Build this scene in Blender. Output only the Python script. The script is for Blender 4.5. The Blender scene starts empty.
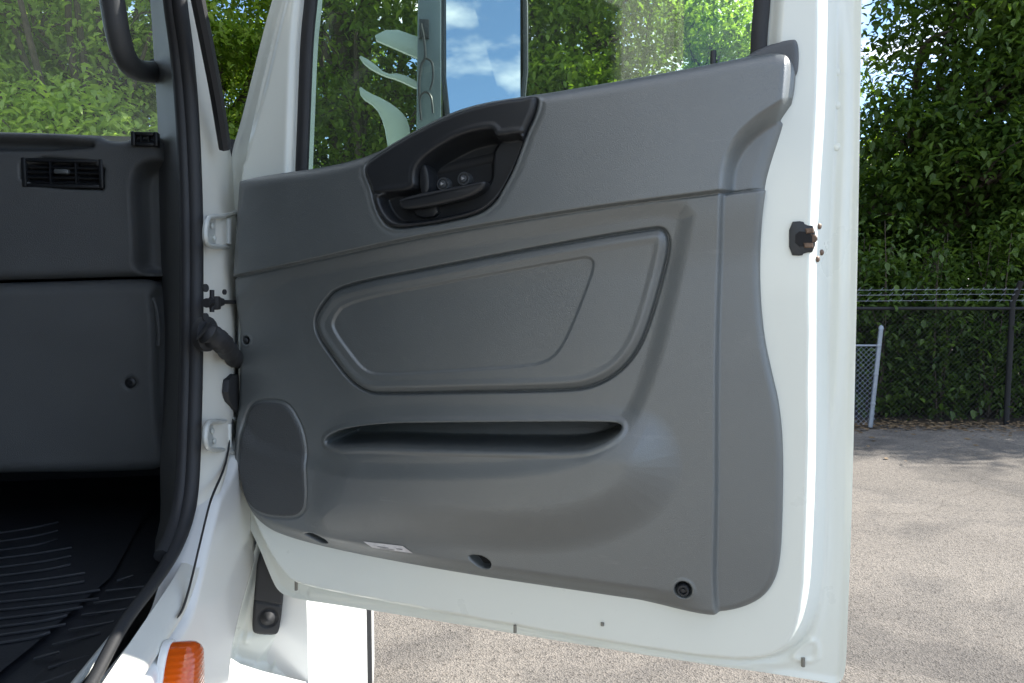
import bpy, bmesh, math, random
import numpy as np
random.seed(7); rng = np.random.default_rng(11)
SC = bpy.context.scene
COL = SC.collection
R_ = math.radians

# ------------------------------------------------------------------ camera model
F = 740.0; HC = 1.70; PITCH = R_(4.5)
CAM = np.array([0.0, 0.0, HC])
FW = np.array([0, math.cos(PITCH), -math.sin(PITCH)]); UP = np.array([0, math.sin(PITCH), math.cos(PITCH)])
RT = np.array([1.0, 0, 0])
def ray(px, py):
    return RT*((px-512)/F) + UP*((341.5-py)/F) + FW
def hit(px, py, p0, n):
    d = ray(px, py); t = np.dot(p0-CAM, n)/np.dot(d, n)
    return CAM + d*t
# truck frame: a = to its right, b = forward, z = up ; origin under the hinge line
H0 = np.array([-0.5, 1.29, 0.0])
TA = R_(9.0)
RR = np.array([math.cos(TA), math.sin(TA), 0]); FF = np.array([-math.sin(TA), math.cos(TA), 0]); ZZ = np.array([0, 0, 1.0])
def to_truck(P):
    q = P-H0; return np.array([q@RR, q@FF, q[2]])
def tr(a, b, z): return H0 + RR*a + FF*b + ZZ*z
def on_a(px, py, a): return to_truck(hit(px, py, tr(a, 0, 0), RR))
def on_b(px, py, b): return to_truck(hit(px, py, tr(0, b, 0), FF))
def on_z(px, py, z): return to_truck(hit(px, py, np.array([0, 0, z]), ZZ))
# door frame: u along the door from hinge to lock, v = z, w = towards the cabin side
DA = R_(-17.6)
UU = np.array([math.cos(DA), math.sin(DA), 0]); WW = np.array([math.sin(DA), -math.cos(DA), 0])
def D(px, py, w=0.0):
    P = hit(px, py, H0+WW*w, WW); q = P-H0
    return np.array([q@UU, q[2]])
def DP(pts, w=0.0): return np.array([D(x, y, w) for x, y in pts])

# ------------------------------------------------------------------ 2D curve tools
def chaikin(p, n=2, closed=True):
    p = np.asarray(p, float)
    for _ in range(n):
        if closed:
            q = np.roll(p, -1, 0); p = np.stack([.75*p+.25*q, .25*p+.75*q], 1).reshape(-1, p.shape[1])
        else:
            a, b = p[:-1], p[1:]; m = np.stack([.75*a+.25*b, .25*a+.75*b], 1).reshape(-1, p.shape[1])
            p = np.vstack([p[:1], m[1:-1], p[-1:]])
    return p
def catmull(p, n=4, closed=False):
    p = np.asarray(p, float); N = len(p); out = []
    rng_ = range(N) if closed else range(N-1)
    for i in rng_:
        if closed: p0, p1, p2, p3 = p[(i-1) % N], p[i], p[(i+1) % N], p[(i+2) % N]
        else: p0, p1, p2, p3 = p[max(i-1, 0)], p[i], p[i+1], p[min(i+2, N-1)]
        for k in range(n):
            t = k/n
            out.append(.5*((2*p1)+(-p0+p2)*t+(2*p0-5*p1+4*p2-p3)*t*t+(-p0+3*p1-3*p2+p3)*t**3))
    if not closed: out.append(p[-1])
    return np.array(out)
def sm(x): x = np.clip(x, 0, 1); return x*x*(3-2*x)
def pdist(P, poly, closed=True, near=False):
    """signed distance (negative inside) of points P (N,2) to a polygon, or distance to an open line"""
    poly = np.asarray(poly); n = len(poly)
    d2 = np.full(len(P), 1e9); ins = np.zeros(len(P), bool); best = np.zeros_like(P)
    for i in range(n if closed else n-1):
        a = poly[i]; b = poly[(i+1) % n]; e = b-a; L = e@e
        if L < 1e-14: continue
        r = P-a; t = np.clip((r@e)/L, 0, 1); q = r-t[:, None]*e; dd = (q*q).sum(1)
        m = dd < d2; d2[m] = dd[m]
        if near: best[m] = (a+t[:, None]*e)[m]
        if closed and a[1] != b[1]:
            c = (a[1] > P[:, 1]) != (b[1] > P[:, 1])
            ins ^= c & (P[:, 0] < (b[0]-a[0])*(P[:, 1]-a[1])/(b[1]-a[1])+a[0])
    d = np.sqrt(d2)
    if closed: d = np.where(ins, -d, d)
    return (d, best) if near else d
def pdist_box(P, poly, m, closed=True):
    """the same, only evaluated within m of the polygon's bounds; far points get +m"""
    lo = poly.min(0)-m; hi = poly.max(0)+m
    k = np.all((P > lo) & (P < hi), 1); d = np.full(len(P), float(m)); 
    if k.any(): d[k] = pdist(P[k], poly, closed)
    return d

# ------------------------------------------------------------------ objects
def tag(o, label=None, cat=None, group=None, kind=None):
    if label: o['label'] = label
    if cat: o['category'] = cat
    if group: o['group'] = group
    if kind: o['kind'] = kind
    return o
def empty(name, loc, rz=0):
    o = bpy.data.objects.new(name, None); COL.objects.link(o); o.location = loc; o.rotation_euler = (0, 0, rz)
    o.empty_display_size = .2; return o
def mesh_obj(name, verts, faces, mat, parent=None, smooth=True, sharp=None):
    me = bpy.data.meshes.new(name)
    me.from_pydata([tuple(v) for v in verts] if not isinstance(verts, np.ndarray) else verts.tolist(), [], faces if isinstance(faces, list) else faces.tolist())
    me.materials.append(mat)
    if smooth:
        me.polygons.foreach_set('use_smooth', np.ones(len(me.polygons), bool))
        if sharp: me.set_sharp_from_angle(angle=R_(sharp))
    me.update()
    o = bpy.data.objects.new(name, me); COL.objects.link(o)
    if parent: o.parent = parent
    return o
class MB:
    def __init__(s): s.v = []; s.f = []
    def add(s, V, Fc):
        o = len(s.v); s.v += [tuple(map(float, x)) for x in V]; s.f += [tuple(int(i)+o for i in f) for f in Fc]; return s
    def from_bm(s, bm):
        bm.verts.ensure_lookup_table(); bm.verts.index_update()
        s.add([v.co for v in bm.verts], [[v.index for v in f.verts] for f in bm.faces]); bm.free(); return s
    def box(s, c, size, bevel=0, seg=2, rot=None):
        bm = bmesh.new(); bmesh.ops.create_cube(bm, size=1)
        for v in bm.verts: v.co = (v.co.x*size[0], v.co.y*size[1], v.co.z*size[2])
        if bevel: bmesh.ops.bevel(bm, geom=list(bm.edges), offset=bevel, segments=seg, profile=.5, affect='EDGES')
        from mathutils import Matrix, Euler
        if rot is not None: bmesh.ops.rotate(bm, cent=(0, 0, 0), matrix=Euler(rot).to_matrix(), verts=bm.verts)
        bmesh.ops.translate(bm, vec=tuple(c), verts=bm.verts)
        return s.from_bm(bm)
    def tube(s, path, r, n=10, cap=True, closed=False, flat=1.0, ref=None):
        P = np.asarray(path, float); N = len(P)
        rad = np.full(N, r) if np.isscalar(r) else np.asarray(r, float)
        T = np.zeros_like(P)
        if closed: T = np.roll(P, -1, 0)-np.roll(P, 1, 0)
        else:
            T[1:-1] = P[2:]-P[:-2]; T[0] = P[1]-P[0]; T[-1] = P[-1]-P[-2]
        T /= np.linalg.norm(T, axis=1)[:, None]+1e-12
        nrm = np.array(ref, float) if ref is not None else (np.array([0, 0, 1.0]) if abs(T[0][2]) < .9 else np.array([1.0, 0, 0]))
        V = []
        for i in range(N):
            nrm = (np.array(ref, float) if ref is not None else nrm); nrm = nrm-T[i]*(nrm@T[i]); nrm /= np.linalg.norm(nrm)+1e-12
            bn = np.cross(T[i], nrm)
            for k in range(n):
                a = 2*math.pi*k/n; V.append(P[i]+rad[i]*(math.cos(a)*nrm*flat+math.sin(a)*bn))
        Fc = []
        for i in range(N if closed else N-1):
            j = (i+1) % N
            for k in range(n): Fc.append((i*n+k, i*n+(k+1) % n, j*n+(k+1) % n, j*n+k))
        if cap and not closed: Fc += [tuple(range(n))[::-1], tuple((N-1)*n+k for k in range(n))]
        return s.add(V, Fc)
    def lathe(s, prof, c, ax, n=20):
        """prof: list of (radius, height along ax)"""
        ax = np.array(ax, float); ax /= np.linalg.norm(ax); t = np.array([0, 0, 1.0]) if abs(ax[2]) < .9 else np.array([1.0, 0, 0])
        e1 = np.cross(ax, t); e1 /= np.linalg.norm(e1); e2 = np.cross(ax, e1); c = np.array(c, float); V = []
        for r, h in prof:
            for k in range(n):
                a = 2*math.pi*k/n; V.append(c+ax*h+r*(math.cos(a)*e1+math.sin(a)*e2))
        Fc = []
        for i in range(len(prof)-1):
            for k in range(n): Fc.append((i*n+k, i*n+(k+1) % n, (i+1)*n+(k+1) % n, (i+1)*n+k))
        Fc.append(tuple((len(prof)-1)*n+k for k in range(n)))
        return s.add(V, Fc)
    def prism(s, poly, fr, h0, h1, bevel=0, seg=2):
        """closed outline poly (N,2) between heights h0 and h1; fr maps (x,y,h) to local xyz"""
        bm = bmesh.new(); vs = [bm.verts.new(fr(x, y, h1)) for x, y in poly]; f = bm.faces.new(vs)
        lo = [bm.verts.new(fr(x, y, h0)) for x, y in poly]; n = len(vs)
        for i in range(n): bm.faces.new((vs[i], lo[i], lo[(i+1) % n], vs[(i+1) % n]))
        bm.faces.new(lo[::-1]); bmesh.ops.recalc_face_normals(bm, faces=bm.faces)
        if bevel:
            bmesh.ops.bevel(bm, geom=list({e for e in f.edges}), offset=bevel, segments=seg, profile=.5, affect='EDGES')
        bmesh.ops.triangulate(bm, faces=[q for q in bm.faces if len(q.verts) > 4])
        return s.from_bm(bm)
    def build(s, name, mat, parent=None, smooth=True, sharp=40): return mesh_obj(name, s.v, s.f, mat, parent, smooth, sharp)

fr_door = lambda x, y, h: (x, -h, y)            # door local: X=u, Y=-w, Z=v
def hfield(name, poly, hfun, res, fr, mat, parent, holes=(), base=None, hbase=None):
    """real relief: a fine sheet inside poly, its height from hfun(P, inner distance); rim closed down to base"""
    lo = poly.min(0)-res*1.5; hi = poly.max(0)+res*1.5
    nx = int((hi[0]-lo[0])/res)+2; ny = int((hi[1]-lo[1])/res)+2
    X, Y = np.meshgrid(lo[0]+np.arange(nx)*res, lo[1]+np.arange(ny)*res)
    P = np.stack([X.ravel(), Y.ravel()], 1)
    def sd(P):
        d, b = pdist(P, poly, near=True)
        for h in holes:
            d2, b2 = pdist(P, h, near=True); m = -d2 > d; d = np.where(m, -d2, d); b[m] = b2[m]
        return d, b
    d, b = sd(P); ins = (d < 0).reshape(ny, nx)
    cell = ins[:-1, :-1] | ins[1:, :-1] | ins[:-1, 1:] | ins[1:, 1:]
    i, j = np.nonzero(cell); q = np.stack([i*nx+j, i*nx+j+1, (i+1)*nx+j+1, (i+1)*nx+j], 1)
    out = d > 0; P[out] = b[out]; d[out] = 0
    # snap close inner points as well, for a clean rim
    used = np.unique(q); mp = -np.ones(len(P), int); mp[used] = np.arange(len(used))
    P = P[used]; d = -d[used]; q = mp[q]
    h = hfun(P, d)
    V = np.array(fr(P[:, 0], P[:, 1], h)).T if True else None
    faces = q
    if base is not None:
        e = np.concatenate([q[:, [0, 1]], q[:, [1, 2]], q[:, [2, 3]], q[:, [3, 0]]])
        key = np.sort(e, 1); uq, idx, cnt = np.unique(key[:, 0].astype(np.int64)*len(P)+key[:, 1], return_index=True, return_counts=True)
        be = e[idx[cnt == 1]]; n0 = len(P); bv = np.unique(be); m2 = -np.ones(n0, int); m2[bv] = np.arange(len(bv))
        top = V[bv]; bh = np.full(len(bv), float(base))
        if hbase is not None:
            for h_ in holes: bh[pdist(P[bv], h_, near=True)[0] < 1e-5] = hbase
        bot = np.array(fr(P[bv, 0], P[bv, 1], bh)).T
        V = np.vstack([V, top, bot]); s = n0; t = n0+len(bv)
        faces = np.vstack([q, np.stack([s+m2[be[:, 1]], s+m2[be[:, 0]], t+m2[be[:, 0]], t+m2[be[:, 1]]], 1)])
    return mesh_obj(name, V, faces, mat, parent, True)
def roll(d, r): x = np.clip(1-d/r, 0, 1); return r*(1-np.sqrt(np.clip(1-x*x, 0, 1)))

# ------------------------------------------------------------------ materials
def newmat(name):
    m = bpy.data.materials.new(name); m.use_nodes = True; nt = m.node_tree; b = nt.nodes['Principled BSDF']; return m, nt, b
def ND(nt, t, **kw):
    n = nt.nodes.new(t)
    for k, v in kw.items():
        if k in n.inputs.keys(): n.inputs[k].default_value = v
        else: setattr(n, k, v)
    return n
def paint(name, col, rough=.4, var=.06, scale=6, bump=0, bscale=900, coat=0, metal=0, spec=.5, dirt=0, rvar=.075, scuff=0):
    m, nt, b = newmat(name); L = nt.links.new
    tc = ND(nt, 'ShaderNodeTexCoord'); n = ND(nt, 'ShaderNodeTexNoise', Scale=scale, Detail=6.0)
    L(tc.outputs['Object'], n.inputs['Vector'])
    r = ND(nt, 'ShaderNodeValToRGB'); c0 = [c*(1-var) for c in col]; c1 = [min(1, c*(1+var)) for c in col]
    r.color_ramp.elements[0].color = (*c0, 1); r.color_ramp.elements[1].color = (*c1, 1)
    r.color_ramp.elements[0].position = .3; r.color_ramp.elements[1].position = .7
    L(n.outputs['Fac'], r.inputs['Fac']); src = r.outputs['Color']
    if dirt:
        n2 = ND(nt, 'ShaderNodeTexNoise', Scale=140.0, Detail=6.0, Roughness=.7); L(tc.outputs['Object'], n2.inputs['Vector'])
        r2 = ND(nt, 'ShaderNodeValToRGB'); r2.color_ramp.elements[0].position = .62; r2.color_ramp.elements[1].position = .78
        r2.color_ramp.elements[0].color = (0, 0, 0, 1); r2.color_ramp.elements[1].color = (dirt,)*3+(1,)
        L(n2.outputs['Fac'], r2.inputs['Fac']); mx = ND(nt, 'ShaderNodeMixRGB'); mx.inputs[2].default_value = (.23, .2, .16, 1)
        L(r2.outputs['Color'], mx.inputs[0]); L(src, mx.inputs[1]); src = mx.outputs[0]
    if scuff:
        for sc_, lo_t, hi_t, st in (((3, 3, 22), .63, .70, 1.0), ((26, 26, 5), .66, .72, .8), ((9, 9, 9), .60, .74, .5)):
            mpg = ND(nt, 'ShaderNodeMapping'); mpg.inputs['Scale'].default_value = sc_; mpg.inputs['Rotation'].default_value = (.2, .5, .1); L(tc.outputs['Object'], mpg.inputs[0])
            nn = ND(nt, 'ShaderNodeTexNoise', Scale=2.0, Detail=10.0, Roughness=.72); L(mpg.outputs[0], nn.inputs['Vector'])
            rr = ND(nt, 'ShaderNodeMapRange'); rr.inputs['From Min'].default_value = lo_t; rr.inputs['From Max'].default_value = hi_t; rr.inputs['To Max'].default_value = scuff*st; L(nn.outputs['Fac'], rr.inputs['Value'])
            mq = ND(nt, 'ShaderNodeMixRGB'); mq.inputs[2].default_value = (.30, .30, .28, 1); L(rr.outputs[0], mq.inputs[0]); L(src, mq.inputs[1]); src = mq.outputs[0]
    L(src, b.inputs['Base Color'])
    n3 = ND(nt, 'ShaderNodeTexNoise', Scale=14.0, Detail=5.0); L(tc.outputs['Object'], n3.inputs['Vector'])
    mr = ND(nt, 'ShaderNodeMapRange'); mr.inputs['To Min'].default_value = max(.02, rough-rvar); mr.inputs['To Max'].default_value = rough+rvar
    L(n3.outputs['Fac'], mr.inputs['Value']); L(mr.outputs[0], b.inputs['Roughness'])
    b.inputs['Metallic'].default_value = metal; b.inputs['Coat Weight'].default_value = coat; b.inputs['Coat Roughness'].default_value = .08
    b.inputs['Specular IOR Level'].default_value = spec
    if bump:
        n4 = ND(nt, 'ShaderNodeTexNoise', Scale=bscale, Detail=3.0); L(tc.outputs['Object'], n4.inputs['Vector'])
        bp = ND(nt, 'ShaderNodeBump', Strength=bump, Distance=.001); L(n4.outputs['Fac'], bp.inputs['Height']); L(bp.outputs[0], b.inputs['Normal'])
    return m
M = {}
M['white'] = paint('white_paint', (.71, .735, .675), .28, .012, 2, coat=.4, dirt=.12, rvar=.02)
M['white_clean'] = paint('white_body_paint', (.76, .77, .75), .25, .012, 2, coat=.4, rvar=.02)
M['jamb'] = paint('jamb_paint', (.66, .655, .59), .32, .04, 9, coat=.2, dirt=.14)
M['trim'] = paint('grey_trim_plastic', (.084, .095, .096), .40, .07, 5, bump=.5, bscale=850, spec=1.0, scuff=.13)
M['trim'].node_tree.nodes['Principled BSDF'].inputs['IOR'].default_value = 1.62
M['trim_dark'] = paint('dark_trim_plastic', (.075, .080, .085), .45, .05, 5, bump=.45, bscale=1100)
M['dash'] = paint('dash_plastic', (.104, .109, .110), .5, .09, 7, bump=.8, bscale=900)
M['black'] = paint('black_plastic', (.016, .018, .021), .38, .1, 9, bump=.3, bscale=1000)
M['rubber'] = paint('black_rubber', (.018, .019, .021), .6, .12, 12, bump=.3, bscale=500)
M['hole'] = paint('dark_hollow', (.006, .006, .007), .8, .05, 5)
M['steel'] = paint('zinc_steel', (.55, .54, .50), .35, .1, 40, metal=.8, dirt=.14)
M['slot'] = paint('slot_shade', (.20, .19, .16), .6, .1, 30)
M['rust'] = paint('worn_steel', (.15, .10, .07), .5, .35, 120, metal=.6)
M['hinge'] = paint('grey_hinge_paint', (.50, .52, .49), .3, .06, 30, coat=.2, dirt=.14)
M['reflection_and_arm'] = paint('pale_reflection_and_arm', (.36, .45, .40), .3, .06, 12, coat=.2)  # reflection tone put into the colour; the mirror arm shares it
M['channel'] = paint('grey_channel', (.10, .135, .15), .4, .15, 12)
M['mat'] = paint('rubber_mat', (.012, .014, .018), .5, .15, 10, bump=.4, bscale=400)
M['rib'] = paint('worn_rib', (.034, .037, .041), .35, .2, 30)
M['galv'] = paint('galvanised_steel', (.26, .29, .33), .45, .1, 30, metal=.5)
M['fence'] = paint('black_fence_coating', (.009, .009, .010), .65, .15, 20)
M['bark'] = paint('bark', (.075, .058, .042), .85, .4, 14, bump=.8, bscale=40)
M['foil'] = paint('silver_sticker', (.62, .60, .60), .35, .1, 200, metal=.3)
M['ink'] = paint('sticker_ink', (.12, .12, .12), .6, .05, 5)
def orange():
    m, nt, b = newmat('amber_lens'); b.inputs['Base Color'].default_value = (.72, .115, .008, 1); b.inputs['Roughness'].default_value = .1
    b.inputs['Transmission Weight'].default_value = .35; b.inputs['Coat Weight'].default_value = .5
    L = nt.links.new; tc = ND(nt, 'ShaderNodeTexCoord'); w = ND(nt, 'ShaderNodeTexWave', Scale=60.0); w.bands_direction = 'Z'
    L(tc.outputs['Object'], w.inputs['Vector']); bp = ND(nt, 'ShaderNodeBump', Strength=.25, Distance=.002); L(w.outputs['Fac'], bp.inputs['Height']); L(bp.outputs[0], b.inputs['Normal'])
    return m
M['amber'] = orange()
def mirror():
    m, nt, b = newmat('mirror_glass'); b.inputs['Metallic'].default_value = 1; b.inputs['Roughness'].default_value = .015; b.inputs['Base Color'].default_value = (.9, .93, .94, 1); return m
M['mirror'] = mirror()
def glass(name, tint, dust, dcol):
    m = bpy.data.materials.new(name); m.use_nodes = True; nt = m.node_tree; nt.nodes.clear(); L = nt.links.new
    out = ND(nt, 'ShaderNodeOutputMaterial'); t = ND(nt, 'ShaderNodeBsdfTransparent'); t.inputs[0].default_value = (*tint, 1)
    g = ND(nt, 'ShaderNodeBsdfGlossy'); g.inputs['Roughness'].default_value = .02
    fz = ND(nt, 'ShaderNodeFresnel', IOR=1.5); mx = ND(nt, 'ShaderNodeMixShader'); L(fz.outputs[0], mx.inputs[0]); L(t.outputs[0], mx.inputs[1]); L(g.outputs[0], mx.inputs[2])
    df = ND(nt, 'ShaderNodeBsdfTranslucent'); df.inputs[0].default_value = (*dcol, 1); d2 = ND(nt, 'ShaderNodeBsdfDiffuse'); d2.inputs[0].default_value = (*dcol, 1)
    ad = ND(nt, 'ShaderNodeMixShader'); ad.inputs[0].default_value = .5; L(df.outputs[0], ad.inputs[1]); L(d2.outputs[0], ad.inputs[2])
    tc = ND(nt, 'ShaderNodeTexCoord'); n = ND(nt, 'ShaderNodeTexNoise', Scale=5.0, Detail=5.0); L(tc.outputs['Object'], n.inputs['Vector'])
    mr = ND(nt, 'ShaderNodeMapRange'); mr.inputs['From Min'].default_value = .3; mr.inputs['From Max'].default_value = .75; mr.inputs['To Min'].default_value = dust*.5; mr.inputs['To Max'].default_value = dust*1.6
    L(n.outputs['Fac'], mr.inputs['Value']); m2 = ND(nt, 'ShaderNodeMixShader'); L(mr.outputs[0], m2.inputs[0]); L(mx.outputs[0], m2.inputs[1]); L(ad.outputs[0], m2.inputs[2])
    L(m2.outputs[0], out.inputs[0]); return m
M['glass'] = glass('door_glass', (.82, .90, .85), .016, (.6, .7, .62))
M['wglass'] = glass('windshield_glass', (.92, .97, .92), .045, (.6, .7, .6))
def perforated(): return paint('speaker_mesh', (.052, .056, .058), .6, .1, 6, bump=1.0, bscale=520)
M['speaker'] = perforated()
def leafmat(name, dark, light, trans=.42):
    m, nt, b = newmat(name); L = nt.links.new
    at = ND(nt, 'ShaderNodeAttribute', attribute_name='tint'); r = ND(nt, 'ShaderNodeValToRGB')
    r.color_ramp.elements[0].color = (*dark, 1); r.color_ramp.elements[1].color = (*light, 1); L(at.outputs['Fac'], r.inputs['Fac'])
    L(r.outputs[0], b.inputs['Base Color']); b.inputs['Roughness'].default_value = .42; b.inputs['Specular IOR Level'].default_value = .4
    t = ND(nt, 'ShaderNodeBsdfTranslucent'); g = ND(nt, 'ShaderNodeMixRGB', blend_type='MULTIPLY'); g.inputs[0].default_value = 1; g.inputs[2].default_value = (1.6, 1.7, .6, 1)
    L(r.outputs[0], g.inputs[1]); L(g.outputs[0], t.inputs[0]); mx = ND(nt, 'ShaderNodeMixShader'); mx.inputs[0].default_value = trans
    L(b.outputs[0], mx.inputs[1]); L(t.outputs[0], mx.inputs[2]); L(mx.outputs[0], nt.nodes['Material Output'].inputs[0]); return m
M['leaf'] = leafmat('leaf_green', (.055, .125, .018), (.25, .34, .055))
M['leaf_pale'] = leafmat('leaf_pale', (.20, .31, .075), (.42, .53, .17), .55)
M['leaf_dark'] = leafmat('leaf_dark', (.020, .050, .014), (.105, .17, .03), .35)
def ground():
    m, nt, b = newmat('asphalt'); L = nt.links.new; tc = ND(nt, 'ShaderNodeTexCoord')
    n1 = ND(nt, 'ShaderNodeTexNoise', Scale=.55, Detail=7.0, Roughness=.62); L(tc.outputs['Object'], n1.inputs['Vector'])
    r1 = ND(nt, 'ShaderNodeValToRGB'); r1.color_ramp.elements[0].position = .3; r1.color_ramp.elements[1].position = .72
    r1.color_ramp.elements[0].color = (.148, .134, .118, 1); r1.color_ramp.elements[1].color = (.224, .203, .177, 1); L(n1.outputs['Fac'], r1.inputs['Fac'])
    v = ND(nt, 'ShaderNodeTexVoronoi', Scale=130.0); L(tc.outputs['Object'], v.inputs['Vector'])
    r2 = ND(nt, 'ShaderNodeValToRGB'); e = r2.color_ramp.elements; e[0].position = 0; e[0].color = (.25, .24, .23, 1); e[1].position = 1; e[1].color = (1.55, 1.5, 1.45, 1)
    x = r2.color_ramp.elements.new(.35); x.color = (.95, .95, .95, 1); L(v.outputs['Color'], r2.inputs['Fac'])
    mx = ND(nt, 'ShaderNodeMixRGB', blend_type='MULTIPLY'); mx.inputs[0].default_value = .8; L(r1.outputs[0], mx.inputs[1]); L(r2.outputs[0], mx.inputs[2])
    n3 = ND(nt, 'ShaderNodeTexNoise', Scale=26.0, Detail=6.0, Roughness=.75); L(tc.outputs['Object'], n3.inputs['Vector'])
    r3 = ND(nt, 'ShaderNodeValToRGB'); r3.color_ramp.elements[0].position = .36; r3.color_ramp.elements[1].position = .46; r3.color_ramp.elements[0].color = (.42, .4, .38, 1); r3.color_ramp.elements[1].color = (1, 1, 1, 1)
    L(n3.outputs['Fac'], r3.inputs['Fac']); m2 = ND(nt, 'ShaderNodeMixRGB', blend_type='MULTIPLY'); m2.inputs[0].default_value = .6; L(mx.outputs[0], m2.inputs[1]); L(r3.outputs[0], m2.inputs[2])
    n5 = ND(nt, 'ShaderNodeTexNoise', Scale=1.1, Detail=4.0, Distortion=1.2); L(tc.outputs['Object'], n5.inputs['Vector'])
    r5 = ND(nt, 'ShaderNodeValToRGB'); r5.color_ramp.elements[0].position = .36; r5.color_ramp.elements[1].position = .5; r5.color_ramp.elements[0].color = (.74, .75, .77, 1); r5.color_ramp.elements[1].color = (1, 1, 1, 1)
    L(n5.outputs['Fac'], r5.inputs['Fac']); m4 = ND(nt, 'ShaderNodeMixRGB', blend_type='MULTIPLY'); m4.inputs[0].default_value = 1; L(m2.outputs[0], m4.inputs[1]); L(r5.outputs[0], m4.inputs[2])
    ns = ND(nt, 'ShaderNodeTexNoise', Scale=.9, Detail=5.0); L(tc.outputs['Object'], ns.inputs['Vector'])
    vm = ND(nt, 'ShaderNodeMixRGB'); vm.inputs[0].default_value = .35; L(tc.outputs['Object'], vm.inputs[1]); L(ns.outputs['Color'], vm.inputs[2])
    vc = ND(nt, 'ShaderNodeTexVoronoi', feature='DISTANCE_TO_EDGE', Scale=.75); L(vm.outputs[0], vc.inputs['Vector'])
    rc = ND(nt, 'ShaderNodeValToRGB'); rc.color_ramp.elements[0].position = 0; rc.color_ramp.elements[1].position = .009; rc.color_ramp.elements[0].color = (.74, .73, .72, 1); rc.color_ramp.elements[1].color = (1, 1, 1, 1)
    L(vc.outputs['Distance'], rc.inputs['Fac']); n6 = ND(nt, 'ShaderNodeTexNoise', Scale=.8); L(tc.outputs['Object'], n6.inputs['Vector'])
    m5 = ND(nt, 'ShaderNodeMixRGB', blend_type='MULTIPLY'); L(n6.outputs['Fac'], m5.inputs[0]); L(m4.outputs[0], m5.inputs[1]); L(rc.outputs[0], m5.inputs[2])
    L(m5.outputs[0], b.inputs['Base Color']); b.inputs['Roughness'].default_value = .85; b.inputs['Specular IOR Level'].default_value = .25
    bp = ND(nt, 'ShaderNodeBump', Strength=.7, Distance=.006); L(v.outputs['Distance'], bp.inputs['Height']); L(bp.outputs[0], b.inputs['Normal']); return m
M['asphalt'] = ground()
M['soil'] = paint('soil', (.06, .045, .03), .9, .4, 3, bump=1, bscale=30)
M['litter'] = paint('dry_leaf', (.16, .11, .06), .8, .4, 60)

def band(A, B, n=6):
    """ruled sheet between two polylines of equal length"""
    A = np.asarray(A); B = np.asarray(B); N = len(A); V = []; Fc = []
    for k in range(n+1): V += list(A*(1-k/n)+B*k/n)
    for k in range(n):
        for i in range(N-1): Fc.append((k*N+i, k*N+i+1, (k+1)*N+i+1, (k+1)*N+i))
    return V, Fc

# ================================================================== SETTING
def quad(name, x0, x1, y0, y1, z, mat):
    return tag(mesh_obj(name, [(x0, y0, z), (x1, y0, z), (x1, y1, z), (x0, y1, z)], [(0, 1, 2, 3)], mat, None, False), kind='structure')
FENCE_D = 8.55
gx = np.linspace(-1, 1, 3)
quad('ground', -220, 220, -220, 300, -.02, M['soil'])
quad('parking_lot', -60, 60, -60, FENCE_D+.25, 0.0, M['asphalt'])

# ================================================================== TRUCK
truck = empty('truck', tuple(H0), TA)
tag(truck, 'white truck with its passenger door swung open, dark cabin and grey door trim', 'truck')
# ---- door shell (pressed steel) ---------------------------------------------------
trim_px = [(236,184),(240,178),(366,163),(420,130),(470,106),(536,96.5),(600,86),(680,72),(770,54),(788,52),(797,58),(797,80),(791,108),(783,133),(772,164),(766,186),(761,230),(760,285),(764,335),(772,372),(780,405),(784,450),(783,520),(781,560),(776,582),(764,599),(745,609),(722,614),(700,613),(640,605),(560,593),(480,581),(400,567),(330,553),(285,541),(262,531),(247,516),(237,498),(231,474),(231,400),(232,300)]
trim = chaikin(np.array([D(x, y, .034 if x < 236.5 and y < 460 else (.026 if x < 250 and y < 500 else (.034 if x > 780 and y < 112 else (.022 if x > 770 and y < 150 else .012)))) for x, y in trim_px]), 2)
door_px = [(296,-110),(283,-40),(270.8,0),(259,44),(249,85),(238.6,126),(232,146),(229,166),(228,200),(226,300),(226,440),(229,480),(240,512),(257,545),(270,578),(277,592),(290,599),(340,606),(600,648),(820,682),(838,686),(846,676),(848,620),(852,520),(856,350),(859,200),(862,0),(864,-100),(862,-190),(850,-215),(420,-165),(330,-150)]
WF = -.055
door = chaikin(DP(door_px, WF), 2)
hole_px = [(316,-92),(306,-40),(303,0),(299,35),(296,117),(293,196),(300,204),(420,180),(600,138),(750,104),(763,95),(765,60),(766,30),(769,0),(773,-80),(774,-130),(760,-140),(420,-105),(340,-98)]
hole = chaikin(DP(hole_px, 0), 2)
box_px = [(310,-120),(300,-40),(285,0),(270,60),(256,120),(247,160),(244,200),(242,300),(242,440),(246,480),(256,512),(272,548),(290,575),(305,583),(400,601),(560,630),(690,651),(745,656),(775,651),(793,634),(802,600),(805,545),(807,490),(808,440),(808.5,330),(809,260),(811,200),(815,125),(817,57),(818,0),(816,-100),(808,-170),(420,-130),(330,-125)]
boxp = chaikin(DP(box_px, -.012), 2)
flange_bead = chaikin(DP([(832,-100),(838,0),(846,60),(846,130),(843,200),(841,260),(840,330),(836,400),(826,450),(826,540),(822,600),(814,640),(797,660),(770,668),(690,660),(560,638),(400,609),(310,594)], WF), 2, False)
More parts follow.
